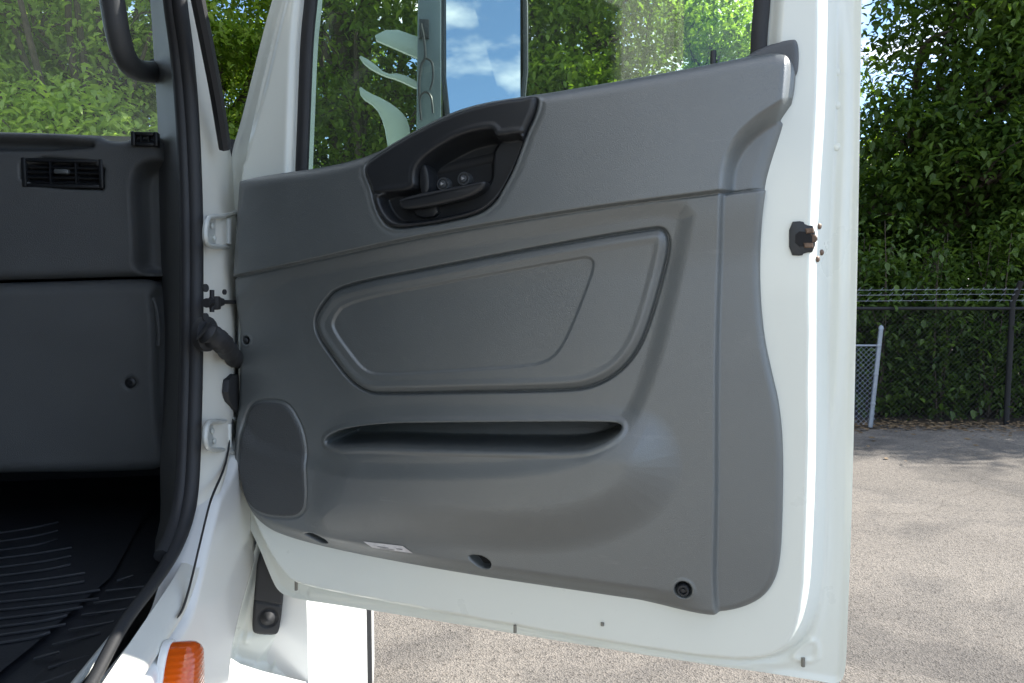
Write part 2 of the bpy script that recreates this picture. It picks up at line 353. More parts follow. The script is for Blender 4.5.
def shell_h(P, d):
    w = np.zeros(len(P))
    sb = pdist_box(P, boxp, .2)
    w -= .062*np.clip((sb+.001)/.031, 0, 1)                                    # step down to the outer flange
    st = pdist_box(P, trim, .1); w -= .080*sm((-st-.015)/.03)           # hollow behind the trim
    w += .004*sm(1-d/.010)                                            # hem bead at the very edge
    fb = pdist_box(P, flange_bead, .03, False); w += .004*sm(1-fb/.012)
    hd = pdist_box(P, hole, .1); w -= .018*sm(1-hd/.02)               # turn in towards the window rubber
    # crease on the window frame's front post
    cr = pdist_box(P, CREASE, .03, False); w -= .005*sm(1-cr/.012)
    tri = pdist_box(P, TRI, .02); w += .003*sm(1-np.abs(tri)/.006)
    # reinforcing dents beside the trim
    return w
CREASE = catmull(DP([(300,-60),(283,0),(272,45),(260,95),(250,130),(242,160)], 0), 4)
TRI = chaikin(DP([(796,652),(812,640),(818,645),(818,664),(793,660)], WF), 1)
dshell = hfield('door', door, shell_h, .0032, fr_door, M['white'], truck, [hole], -.090, -.040)
dshell.rotation_euler = (0, 0, DA-TA)
# outer skin sheet closes the back of the door
# (the window aperture is kept free: skin only below the belt)
belt = [D(x, y, -.03) for x, y in [(226,215),(300,210),(420,186),(600,144),(770,110),(860,92)]]
low = [p for p in chaikin(DP(door_px, WF), 1) if p[1] < np.interp(p[0], [b[0] for b in belt], [b[1] for b in belt])]
low = np.array(low)
skin = MB(); skin.prism(np.vstack([low, np.array(belt)[::-1] if low[-1][0] > .5 else np.array(belt)]), fr_door, -.100, -.0915)
skin.build('outer_skin', M['white_clean'], dshell)

# ---- grey trim panel ----------------------------------------------------------------
HM = .045; HL = .024
bez = catmull(DP([(365,166.6),(387.5,149),(413,134),(443.7,118.6),(472,108),(500,101),(520,98.3),(535,96.5),(534,110),(525.6,130),(518.6,150),(511.6,169),(502,187.7),(493,202),(476.5,213.5),(443.7,221.7),(415,226),(396.8,227.5),(385,222.5),(376,206.5),(371,187.7)], HM), 3, True)
seam = catmull(DP([(225,279),(300,263),(400,241),(500,223),(600,207.5),(700,194.5),(790,183)], HM), 4)
lowr = chaikin(np.vstack([DP([(722,640),(713,600),(716,500),(716,350),(720,240)], HL), DP([(721,190),(724,160),(736,136),(757,117),(778,104),(800,90),(830,150)], .04), DP([(830,640)], HL)]), 2)
mid = chaikin(DP([(225,285),(420,245),(560,222),(694,198),(682,250),(667,320),(648,385),(626,432),(560,470),(300,470),(225,430)], HL), 2)
inset = chaikin(DP([(339,286),(440,266.5),(573,241.5),(650,229),(664,228),(670,241),(664,270),(650,320),(638,350),(618,374),(590,388),(560,391),(470,392.5),(385,394),(366,393),(348,381),(330,357),(315,335),(313,318),(323,302)], HL), 2)
inner = chaikin(DP([(346,302),(440,283),(578,258),(590,257),(595,264),(586,290),(572,326),(560,350),(548,361),(530,366),(450,371),(380,375),(364,371),(350,354),(332,329),(333,318)], HL), 2)
slot = chaikin(DP([(321,445),(326,436),(345,429),(380,424.5),(420,423.5),(520,423),(612,423),(623,426),(618,434),(600,444),(575,450.5),(500,449.5),(437,448),(378,445.5),(335,447)], .032), 2)
bulge = chaikin(DP([(336,418),(328,470),(314,508),(322,528),(345,531),(400,527),(560,540),(640,512),(668,470),(655,432),(630,424),(600,424)], HL), 2)
spk = chaikin(DP([(249,404),(262,399.5),(283,401),(293,412),(304,436),(306,470),(308,503),(303,515),(290,519),(262,516.5),(244,503),(236.5,484),(239,441),(243,416)], HL), 2)
bottom = catmull(DP([(215,460),(231,474),(237,498),(247,516),(262,531),(285,541),(330,553),(400,567),(480,581),(560,593),(640,605),(700,613),(730,617)], .012), 3)
hole_a = catmull(DP([(302,535),(312,535),(322,541),(322,546),(315,546),(308,541)], .03), 4, True)
hole_b = catmull(DP([(468,557),(480,557),(489,563),(488,570),(479,570),(473,564)], .03), 4, True)
cap_c = D(683, 591, .03); cap_s = D(240, 341, .035)
sag = catmull(DP([(300,392),(330,405),(340,425)], HM), 3)
UF = D(715, 600, .02)[0]
ECAP = DP([(787,40),(785,62),(782,100),(777,118),(830,118),(830,40)], .04)
def trim_h(P, d):
    w = np.full(len(P), .036)
    sv = np.interp(P[:, 0], seam[:, 0], seam[:, 1]); dv = P[:, 1]-sv
    up = sm(dv/.007+.5)
    w += up*(.012-.085*np.clip(dv, 0, .3)*.6) - (1-up)*0
    w -= .008*np.exp(-(dv/.0016)**2)
    # below the seam the panel leans in a little towards the middle
    w += (1-up)*(-.010*sm(-dv/.10))
    m = pdist_box(P, mid, .08); w -= (1-up)*.007*sm((-m+.012)/.03)
    lr = pdist_box(P, lowr, .08); w -= (.012+.022*up)*sm((-lr+.004)/(.009+.013*up))
    b = pdist_box(P, bulge, .1); w += .026*sm((-b+.030)/.085)
    i = pdist_box(P, inset, .05); w += .0035*sm((i+.004)/-.012+.3)
    w += .0032*sm((-i-.002)/.011) - .009*np.exp(-(i/.0017)**2) - .0016*sm((-i-.012)/.010)
    n = pdist_box(P, inner, .05); w -= .0035*sm((-n+.002)/.004)
    s = pdist_box(P, slot, .06); w -= .098*sm((-s+.001)/.006); w += .003*sm(1-np.abs(s-.004)/.007)
    p = pdist_box(P, spk, .05); w += .001*sm((-p)/.01); w -= .003*np.exp(-(p/.0016)**2)
    z = pdist_box(P, bez, .05); w -= .014*sm((-z-.002)/.006); w += .003*sm(1-np.abs(z-.003)/.006)
    bd = pdist_box(P, bottom, .1, False); w -= .022*(1-sm(bd/.036))*sm((UF-P[:, 0])/.12); ec = pdist_box(P, ECAP, .04); w -= .016*sm((-ec+.001)/.012)
    for h in (hole_a, hole_b):
        k = pdist_box(P, h, .02); w -= .022*sm((-k+.001)/.004)
    for c, r, dp in ((cap_c, .0125, .014), (cap_s, .0075, .008)):
        k = np.hypot(P[:, 0]-c[0], P[:, 1]-c[1]); w -= dp*sm((r-k)/.003); w += .0012*sm(1-np.abs(k-r-.002)/.004)
    r = .012+.010*up
    w -= roll(d, r)
    return w
tp = hfield('trim_panel', trim, trim_h, .0014, fr_door, M['trim'], dshell, [bez+(bez.mean(0)-bez)*.05], -.001)
# mesh speaker cover follows the panel's own relief, a hair proud of it
spk_in = chaikin(DP([(250,406),(262,402),(282,403.5),(291,413.5),(302,437),(304.5,470),(306,502),(301,513),(290,516.5),(263,514),(246,501),(238.8,484),(241,441),(245,418)], HL), 2)
hfield('speaker_grille', spk_in, lambda P, d: trim_h(P, np.maximum(pdist(P, trim)*-1, 0))+.0015-roll(d, .002), .0025, fr_door, M['speaker'], dshell, [], None)
# corner cap behind the belt top
capc = chaikin(DP([(728,70),(748,53),(765,44.5),(792,37),(798.5,39),(799.5,60),(797,76),(780,84),(730,90)], .012), 2)
hfield('corner_trim', capc, lambda P, d: .012-roll(d, .008)+0*P[:, 0], .003, fr_door, M['trim_dark'], dshell, [], -.001)

# ---- handle bezel + lever ----------------------------------------------------------
bowl = chaikin(DP([(377,192.5),(415,190.5),(413.5,172),(420,160),(439,145.5),(462,133.5),(488,128),(494,130),(495,137),(524,132),(517,152),(510,169),(501,186),(492,199),(475.5,210.5),(443,218.5),(415,223),(399,224),(389,220),(380,207)], .05), 2)
divide = catmull(DP([(372,193),(395,192),(416,190.5)], .05), 3); divide2 = catmull(DP([(494,137.5),(510,135.5),(530,131)], .05), 3)
def bez_h(P, d):
    w = np.full(len(P), .049)
    s = pdist_box(P, bowl, .08); dep = .026*sm((-s+.001)/.006)
    # deepest under the brow, shallow at the sides
    core = pdist_box(P, CORE, .08); dep += .026*sm((-core+.004)/.014)
    w -= dep; w += .0015*sm(1-np.abs(s-.005)/.007)
    for dl in (divide, divide2):
        k = pdist_box(P, dl, .02, False); w -= .004*np.exp(-(k/.0018)**2)
    return w-roll(d, .007)
CORE = chaikin(DP([(416,190),(416,172),(424,158),(441,147),(464,135.5),(492,130),(493,140),(486,150),(487,180),(470,190),(440,196),(418,198)], .05), 2)
hfield('handle_bezel', bez, bez_h, .0015, fr_door, M['black'], dshell, [], .02)
lever = MB()
lp = chaikin(DP([(397,199),(420,193),(452,187),(476,182),(485,180),(485.5,185),(481,191),(468,198),(440,204.5),(420,208),(402,210),(399,205)], .05), 2)
lever.prism(lp, fr_door, .030, .052, .006, 3)
lever.prism(chaikin(DP([(417,164),(426,163),(429,192),(418,196)], .045), 2), fr_door, .006, .040, .004, 2)
lever.prism(chaikin(DP([(412,206),(436,202),(440,216),(418,219)], .03), 1), fr_door, .002, .033, .004, 2)
lever.build('door_handle', M['black'], dshell)
for x, y in ((438, 182.5), (459, 177)):
    c = D(x, y, .03); s = MB(); s.lathe([(.0105, -.02), (.0105, .004), (.0095, .006), (.008, .006), (.0075, .003), (.006, .003), (.0055, .007), (.001, .008)], (c[0], -.006, c[1]), (0, -1, 0), 24)
    k = s.build('window_switch', M['trim_dark'], dshell)
    t = MB(); t.prism([(c[0]-.002, c[1]-.0025), (c[0]+.003, c[1]), (c[0]-.002, c[1]+.0025)], fr_door, .0142, .0150); t.build('switch_mark', M['foil'], dshell)

# ---- lock pin, glass, rubbers -----------------------------------------------------
lk = MB(); c0 = D(713, 72, .0); c1 = D(713.5, 50, .0); lk.tube([(c0[0], 0, c0[1]-.02), (c0[0], 0, c1[1]-.004), (c1[0], 0, c1[1]-.001), (c1[0], 0, c1[1])], [.0042, .0042, .0036, .001], 12); lk.build('lock_pin', M['black'], dshell)
gl = MB(); gl.prism(hole, fr_door, -.026, -.022); gl.build('window_glass', M['glass'], dshell, False)
def inset_path(poly, k):
    n = len(poly); T = np.roll(poly, -1, 0)-np.roll(poly, 1, 0); T /= np.linalg.norm(T, axis=1)[:, None]; N = np.stack([-T[:, 1], T[:, 0]], 1)
    q = poly+N*k
    return q if pdist(q[:1], poly)[0] < 0 else poly-N*k
ws = MB(); p = inset_path(hole, .0085); ws.tube([(x, .010, y) for x, y in p], .0115, 10, closed=True, ref=(0, 1, 0), flat=.8); ws.build('window_seal', M['rubber'], dshell)
ws = MB(); p = inset_path(hole, .006); A_ = [(x, .004, y) for x, y in p]+[(p[0][0], .004, p[0][1])]; B_ = [(x, .046, y) for x, y in p]+[(p[0][0], .046, p[0][1])]; V, Fc = band(A_, B_, 1); ws.add(V, Fc); ws.build('glass_channel', M['channel'], dshell)

# ---- cap, holes, sticker, drain slots, latch ------------------------------------------
cp = MB(); cp.lathe([(.0085, -.004), (.0085, .012), (.0075, .014), (.0055, .014), (.005, .010), (.0028, .010), (.0026, .013), (.0006, .0135)], (cap_c[0], -.016, cap_c[1]), (0, -1, 0), 24); cp.build('trim_screw', M['black'], dshell)
cp = MB(); cp.lathe([(.0048, -.002), (.0048, .012), (.003, .0135), (.0006, .0138)], (cap_s[0], -.009, cap_s[1]), (0, -1, 0), 20); cp.build('trim_clip', M['black'], dshell)
for nm, h in (('fastener_hole', hole_a), ('fastener_hole', hole_b)):
    hc = h.mean(0); g = MB(); hp = hc+(h-hc)*.96
    wv = float(trim_h(hc[None], np.array([.05]))[0]); g.prism(hp, fr_door, wv-.004, wv+.0012); g.build(nm, M['hole'], dshell)
st = DP([(363,542.5),(377,543.2),(405,547.3),(412.5,553.5),(385,552),(371,548.5)], .03)
def trim_w(P): return trim_h(P, np.maximum(-pdist(P, trim), 0))
def on_trim(poly, off): 
    w = trim_w(np.asarray(poly)); return [(x, -(q+off), y) for (x, y), q in zip(poly, w)]
def sticker(name, quad4, off, mat, nx=14, ny=5):
    a, b, c, d_ = [np.array(q) for q in quad4]; G = []
    for j in range(ny+1):
        for i in range(nx+1):
            s, t = i/nx, j/ny; G.append((a*(1-s)+b*s)*(1-t)+(d_*(1-s)+c*s)*t)
    V = on_trim(np.array(G), off); Fc = [(j*(nx+1)+i, j*(nx+1)+i+1, (j+1)*(nx+1)+i+1, (j+1)*(nx+1)+i) for j in range(ny) for i in range(nx)]
    return V, Fc
V, Fc = sticker('s', [D(371,548.6,.03), D(412,554,.03), D(402,546.6,.03), D(363,541.8,.03)], .0012, None)
lab = mesh_obj('warning_sticker', V, Fc, M['foil'], dshell); lab['label'] = 'small crumpled silver sticker'
mk = MB()
for qd in ([(377,547.3),(388,548.9),(387.6,548.3),(376.6,546.7)], [(379,548.9),(394,550.9),(393.6,550.4),(378.6,548.4)], [(396,549.6),(402,550.5),(401.5,549.7),(395.6,548.9)]):
    V, Fc = sticker('s', [D(x, y, .03) for x, y in qd], .0018, None, 3, 2); mk.add(V, Fc)
mk.build('sticker_print', M['ink'], dshell)
for x, y, h in ((297, 585, 9), (519, 623, 7), (605, 618, 3), (805, 675, 9)):
    a = D(x, y-h/2, -.02); b = D(x, y+h/2, -.02); wv = float(shell_h(a[None], np.array([.03]))[0]); g = MB()
    g.tube([(a[0], -wv-.0015, a[1]), (b[0], -wv-.0015, b[1])], .0028, 10); g.build('drain_slot_shade', M['slot'], dshell)
# door latch at the lock edge: dark plastic surround, forked steel claw, two bolts
lt = MB(); lt.prism(chaikin(DP([(789,222),(803,221),(805,225),(815,226),(815,252),(804,253),(802,256),(789,255)], .0), 1), fr_door, -.02, .004, .0015, 2); L0 = lt.build('door_latch', M['black'], dshell)
lt = MB(); lt.prism(DP([(805,229),(813,228),(814,233),(806,234)], .0), fr_door, -.02, .0065, .001, 1); lt.prism(DP([(803,243),(813,243),(813,248),(804,248)], .0), fr_door, -.02, .0065, .001, 1)
lt.prism(chaikin(DP([(804,235),(815,234),(818,239),(815,243),(804,242)], .0), 1), fr_door, -.03, .005, .001, 1); L1 = lt.build('latch_claw', M['rust'], dshell)
lt = MB(); lt.prism(chaikin(DP([(795,231),(812,233),(812,246),(795,247)], .0), 1), fr_door, -.01, .0052); lt.build('latch_mouth', M['hole'], dshell)
for x, y in ((819, 226), (817, 259), (822, 252)):
    c = D(x, y, -.02); wq = float(shell_h(c[None], np.array([.05]))[0]); g = MB(); g.lathe([(.0042, 0), (.0042, .002), (.003, .003), (.001, .0034)], (c[0], -wq+.001, c[1]), (.75, -.66, 0), 12); g.build('latch_bolt', M['rust'], dshell)
for x, y in ((838, 71), (838, 104), (838, 146)):
    c = D(x, y, WF); g = MB(); wv = float(shell_h(c[None], np.array([.02]))[0]); g.lathe([(.0052, 0), (.0050, .0012), (.0025, .002), (.0005, .0021)], (c[0], -wv, c[1]), (0, -1, 0), 14); g.build('rivet', M['white'], dshell)

# ---- hinge pillar, rocker and cowl --------------------------------------------------
A0 = 0.0
S1 = [(178,-90),(185.4,0),(192.5,47),(197.5,105),(200.5,160),(202.5,230),(202.5,340),(201,413),(199.5,470),(197,505),(192,530),(184,557),(171,582),(142,625),(103,682),(60,748)]
S1a = catmull([on_a(x, y, -.008) for x, y in S1], 4)
G1 = [(193,-90),(203,0),(212,60),(222,120),(232,160),(236,220),(236,320),(234,400),(227,460),(214,492),(209,508),(200,543),(190,585),(180,617),(135,683),(92,748)]
G1a = catmull([on_a(x, y, .006) for x, y in G1], 4)
cab = MB()
NB = 8; NN = len(S1a)
V = []; Fc = []
for k in range(NB+1):
    t = k/NB; bulge_ = .018*math.sin(math.pi*t)
    for i in range(NN):
        p = S1a[i]*(1-t)+G1a[i]*t; V.append((p[0]+bulge_*(.6 if i < 20 else 1), p[1], p[2]))
for k in range(NB):
    for i in range(NN-1): Fc.append((k*NN+i, k*NN+i+1, (k+1)*NN+i+1, (k+1)*NN+i))
cab.add(V, Fc)
# inner return of the opening, roof, rear wall, far side, header and rear post (all steel)
ZR = HC+.92; ZF = HC-.43
cab.box((-1.06, -.72, ZR+.02), (2.14, 1.42, .04), .015)
cab.box((-1.06, -1.44, (ZR+ZF)/2-.1), (2.14, .04, ZR-ZF+.2), .01)
cab.box((-2.12, -.75, (ZR+ZF)/2-.1), (.04, 1.36, ZR-ZF+.2), .01)
cab.box((-.02, -1.28, (ZR+ZF)/2-.1), (.045, .28, ZR-ZF+.2), .01)
cab.box((-.02, -.75, HC+.84), (.045, .78, .14), .01)
cab.box((-.04, -.62, ZF-.15), (.05, 1.0, .2), .01)
cab.box((-1.06, -.45, ZF-.06), (2.0, 1.95, .05))
ln = MB(); ln.box((-1.06, -.70, ZR-.03), (2.04, 1.3, .03), .01); ln.box((-1.06, -1.40, (ZR+ZF)/2), (2.04, .03, ZR-ZF-.1), .01); ln.box((-2.08, -.75, (ZR+ZF)/2), (.03, 1.26, ZR-ZF-.1), .01); ln.box((-.065, -1.28, (ZR+ZF)/2), (.03, .22, ZR-ZF-.1), .01); ln.box((-.065, -.75, HC+.84), (.03, .76, .12), .01)
for q in (-.5, -1.55):
    ln.box((q, -1.02, ZF+.22), (.5, .46, .42), .06, 3); ln.box((q, -1.22, ZF+.75), (.48, .14, .72), .05, 3)
MB_LN = ln
cabo = cab.build('cab_body', M['jamb'], truck)
# cowl side panel ahead of and below the pillar, beyond a shadow gap
cw_px = [(240,430),(230,470),(216,492),(211.5,508),(202.5,543),(192.5,586),(183,619),(138,683),(95,748),(60,800),(222,800),(225,690),(227,655),(237,612),(247,578),(256,545),(263,505),(264,430)]
cw = np.array([on_a(x, y, .014)[[1, 2]] for x, y in cw_px]); cw = chaikin(cw, 2)
fr_side = lambda x, y, h: (h, x, y)
hfield('cowl_panel', cw, lambda P, d: .022-roll(d, .014)+0*P[:, 0], .006, fr_side, M['white_clean'], truck, [], -.03)
lo_ = MB(); lo_.v = MB_LN.v; lo_.f = MB_LN.f; lo_.build('cab_lining', M['mat'], truck)
gp = MB(); gpp = catmull([on_a(x, y, .0185) for x, y in [(233,420),(226,462),(213.5,493),(208.5,508),(200,543),(190,585),(183,608),(177,618)]], 4); gp.tube(gpp, [.0038]*(len(gpp)-5)+[.0034, .003, .0024, .0016, .0006], 8, ref=(1, 0, 0), flat=.3); gp.build('cowl_gap_shade', M['rubber'], truck)  # thin black strip drawn in as the shaded gap between cab and cowl
# amber marker lamp on the cowl
lm = MB(); mc = on_a(173, 676, .03)
pm = chaikin([(-.055, -.075), (.0, -.08), (.022, -.06), (.03, .012), (.024, .034), (-.006, .036), (-.04, -.01)], 2)
lm.prism([(mc[1]+x, mc[2]+y) for x, y in pm], fr_side, .02, .062, .016, 4); lamp = lm.build('marker_lamp', M['amber'], truck)
lb = MB(); lb.prism([(mc[1]+x*1.1, mc[2]+y*1.08) for x, y in pm], fr_side, .018, .027, .002, 2); lb.build('lamp_base', M['white_clean'], lamp)

# hood: rear wall with latch recess, side and top
PW0 = tr(.012, .098, 0); PW1 = tr(.113, .108, 0); wt = (PW1-PW0); wt = wt/np.linalg.norm(wt); wn = np.array([wt[1], -wt[0], 0])
def HW(px, py, off=0): P = hit(px, py, PW0+wn*off, wn); q = P-PW0; return np.array([q@wt, q[2]])
def fr_hood(x, y, h):
    x = np.asarray(x); P = [PW0[i]+wt[i]*x+wn[i]*np.asarray(h) for i in range(3)]
    q = [P[0]-H0[0], P[1]-H0[1]]
    return (q[0]*RR[0]+q[1]*RR[1], q[0]*FF[0]+q[1]*FF[1], np.asarray(y)+0*x)
hood_plan = [(.1175,.074),(.150,.30),(.185,.5),(.205,.72),(.205,1.25),(.12,1.55),(-.2,1.75),(-1.06,1.82),(-1.92,1.75),(-2.25,1.5),(-2.3,1.2),(-2.25,.5),(-2.24,.112),(-2.16,.112),(-2.15,.56),(-.01,.56),(.01,.112)]
hd = MB(); hd.prism(hood_plan, lambda x, y, h: (x, y, h), HC-1.35, HC+.02, .05, 4); hood = hd.build('hood', M['white_clean'], truck)
hw_px = [(268,470),(262,520),(256,545),(247,580),(238,612),(229,645),(228,655),(234,664),(262,671),(303,681),(306,640),(306,470)]
hw = chaikin(np.array([HW(x, y) for x, y in hw_px]), 2)
rib_l = np.array([HW(x, y) for x, y in [(268,520),(262,560),(253,600),(247,640)]])
def hood_h(P, d):
    left = pdist_box(P, np.array([HW(x, y) for x, y in [(268,470),(256,545),(247,580),(238,612),(229,645),(229,656),(236,664),(262,671),(303,681)]]), .1, False)
    w = .020*(1-sm(left/.018))
    sh = HW(270, 626)[1]; w += .006*sm((sh-P[:, 1])/.02)*sm(1-(P[:, 0]-HW(275,640)[0])/.03*0)
    r = pdist_box(P, rib_l, .04, False); w += .004*sm(1-r/.008)
    V2 = pdist_box(P, VEE, .05); w -= .008*sm(-V2/.012)
    return w
VEE = np.array([HW(x, y) for x, y in [(279,630),(284,630),(272,676),(250,668)]])
hfield('latch_recess', hw, hood_h, .003, fr_hood, M['white'], hood, [], -.02)
# rubber hood latch with ball dimple
kl = chaikin(np.array([HW(x, y, .02) for x, y in [(262,545),(272,545),(281,570),(284,592),(281,618),(279,630),(275,633),(256,632),(252,628),(254,600),(256,575),(258,558)]]), 2)
kc = HW(268.5, 615, .02)
def latch_h(P, d):
    w = .034-roll(d, .006); k = np.hypot(P[:, 0]-kc[0], P[:, 1]-kc[1]); w = w-.004*sm(1-np.abs(k-.016)/.004)+.010*sm(1-k/.016)
    return w-.004*np.exp(-((P[:, 1]-HW(268,596)[1]+.3*(P[:, 0]-kc[0]))/.002)**2)
hfield('hood_latch', kl, latch_h, .0018, fr_hood, M['rubber'], hood, [], .0)
# shelf below the recess (top of the fender)
fa = np.array([to_truck(hit(x, y, PW0+wn*.036, wn)) for x, y in [(226,655),(240,664),(262,671),(306,682)]])
fb_ = fa+np.array([.03, -.25, -.10]); V, Fc = band(fa, fb_, 3); sh = MB().add(V, Fc); V, Fc = band(fb_, fb_+np.array([.02, -.02, -.4]), 2); sh.add(V, Fc); sh.build('fender', M['white_clean'], truck)
# dark lip at the hood's front edge and the front wheels
lip = MB(); lip.tube([(.207, .71, HC-1.3), (.208, .71, HC-.5), (.206, .71, HC-.02)], .009, 8); lip.build('fender_lip', M['rubber'], truck)
for sx in (-.18, -1.95):
    wv = MB(); wv.lathe([(.28, -.14), (.44, -.13), (.49, -.09), (.50, 0), (.49, .09), (.44, .13), (.28, .14), (.26, .06), (.1, .06), (.08, .1), (.01, .1)], (sx, .95, .50), (1, 0, 0), 40); wv.build('front_wheel', M['rubber'], truck)

# ---- hinges, check strap, wiring boot ------------------------------------------------
def hinge(y0, y1):
    ring = catmull([on_a(x, y, .012) for x, y in [(207,y0+3),(211,y0),(224,y0-1),(240,y0-2),(240,y1+2),(224,y1+1),(211,y1),(206,y1-4),(205,(y0+y1)/2)]], 4, True)
    h = MB(); h.tube(ring, .0042, 8, closed=True); 
    pl = [on_a(x, y, .004) for x, y in [(207,y0+2),(236,y0),(236,y1),(207,y1-2)]]; h.add(pl, [(0,1,2,3)])
    h.tube([on_a(228.5, y0+2, .016), on_a(228.5, y1-2, .016)], .005, 10)
    o = h.build('door_hinge', M['hinge'], truck)
    sl_ = MB(); sl_.add([on_a(x, y, .0085) for x, y in [(224,y0+4),(229,y0+3),(229,y1-3),(224,y1-4)]], [(0,1,2,3)]); sl_.build('hinge_slot', M['channel'], o)
    for x, y in ((212, y0+9), (214, y1-8)):
        c = on_a(x, y, .006); g = MB(); g.lathe([(.005, 0), (.005, .002), (.003, .003), (.001, .003)], c, (1, -.3, 0), 6); g.build('hinge_bolt', M['hinge'], o)
hinge(217, 246); hinge(422, 449)
cs = MB(); a = on_a(206, 303, .02); b = on_a(221, 302, .025); c = on_a(243, 302, .02)
cs.tube([a, b], .007, 8); cs.tube([b, c], .0032, 8); cs.tube([on_a(212, 290, .024), on_a(212, 312, .024)], .0035, 8); cs.box(on_a(215, 303, .026), (.014, .016, .02), .002); cs.build('check_strap', M['fence'], truck)
bt = MB(); bp_ = catmull([on_a(203, 330, .018), on_a(212, 336, .028), on_a(222, 343, .03), on_a(232, 356, .022), on_a(244, 372, .01)], 8)
bt.tube(bp_, [.0145+.0026*math.sin(i*1.6) for i in range(len(bp_))], 14); bt.lathe([(.026, -.006), (.026, .004), (.019, .009), (.01, .009)], on_a(206, 334, .016), (1, -.4, 0), 18); bt.build('wiring_boot', M['rubber'], truck)
bk = MB(); bk.prism(chaikin(np.array([on_a(x, y, .014)[[1, 2]] for x, y in [(225,374),(238,374),(238,414),(231,412),(223,398)]]), 1), fr_side, .012, .022, .003); bk.build('pillar_cover', M['rubber'], truck)
for x, y, r in ((205, 288, .006), (224, 292, .0045), (205, 317, .006)):
    hl = MB(); hl.lathe([(r, 0), (r, .002), (.001, .0021)], on_a(x, y, .022), (1, -.5, 0), 14); hl.build('pillar_plug', M['rubber'], truck)

# ---- black rubber seal round the opening, A post gasket, inner post trim -------------
SC1 = [(170,-90),(178.5,0),(185,50),(190,105),(193,160),(195,230),(195,340),(193.5,413),(191.5,470),(188,505),(181,533),(170,558),(155,582),(123,625),(92,682),(50,748)]
sl = MB(); sc = catmull([on_a(x, y, -.014) for x, y in SC1], 5); sl.tube(sc, np.interp(np.arange(len(sc))/len(sc), [0, .6, .78, 1], [.0125, .0125, .0075, .006]), 10, ref=(1, 0, 0)); sl.tube(catmull([on_a(x-9, y-2, -.026) for x, y in SC1 if y < 560], 5), .010, 10, ref=(1, 0, 0)); sl.build('door_seal', M['rubber'], truck)
gk = MB(); gk.tube(catmull([on_a(x, y, .026) for x, y in [(186,-60),(198,0),(207,45),(216.5,95),(225,148)]], 4), .0125, 8, ref=(1, 0, 0), flat=.8); gk.build('pillar_gasket', M['rubber'], truck)
pt = MB()
ptl = [(168,-90),(176,0),(182,60),(186,110),(187,160),(188,230),(188,340),(186,413),(183,470),(180,520),(168,556)]
pin = [(140,-90),(150,0),(154,60),(157,110),(158,140),(160,230),(164,340),(163,413),(160,470),(160,520),(150,556)]
PA = catmull([on_a(x, y, -.03) for x, y in ptl], 3); PB = catmull([on_a(x, y, -.115) for x, y in pin], 3)
V, Fc = band(PA, PB, 6); pt.add(V, Fc); pt.build('pillar_trim', M['dash'], truck)

# ---- floor, sill plate, mat -----------------------------------------------------------
fl = MB(); fl.box((-1.0, -.45, ZF-.02), (1.9, 1.9, .03)); fl.build('floor', M['mat'], truck)
fwl = MB(); fwl.box((-1.06, .42, ZF+.3), (2.06, .03, .9)); fwl.build('firewall', M['mat'], truck)
zs = ZF+.012
kp = MB(); V = []
kin = [on_z(x, y, zs-.03) for x, y in [(118,572),(40,640),(-40,720)]]; kout = [on_z(x, y, zs) for x, y in [(166,574),(83,678),(30,746)]]
V, Fc = band(kout, kin, 2); kp.add(V, Fc); kpo = kp.build('sill_plate', M['mat'], truck)
se = MB(); se.tube([p_+np.array([0, 0, .004]) for p_ in kout], .0045, 8); se.build('sill_edge', M['hinge'], kpo)
for p, q in (((117,581),(133,576)),((106,591),(149,586.5)),((94,603),(139,597)),((82,615),(130,609)),((69,630),(114,622)),((52,645),(100,633)),((34,659),(60,652)),((48,668),(91,655)),((30,688),(76,671))):
    rb = MB(); rb.tube([on_z(p[0], p[1], zs-.012), on_z((p[0]+q[0])/2, (p[1]+q[1])/2, zs-.010), on_z(q[0], q[1], zs-.006)], .0018, 6); rb.build('sill_rib', M['rib'], kpo)
mt = MB(); V = [on_z(x, y, ZF+.004) for x, y in [(-60,505),(150,505),(112,576),(30,648),(-60,720)]]; mt.add(V, [(0,1,2,3,4)]); mto = mt.build('floor_mat', M['mat'], truck)
for k in range(14):
    mr = MB()
    y0 = 527+k*8.5; x1 = 58+k*4.5 if k < 8 else 110-(k-8)*11
    pts = [(-30, y0+10), (x1*.5, y0+1.5-.3*(k % 2)), (x1-(k % 3)*5, y0-5)]
    mr.tube(catmull([on_z(x, y, ZF+.006) for x, y in pts], 4), .0018, 6); mr.build('mat_rib', M['rib'], mto)

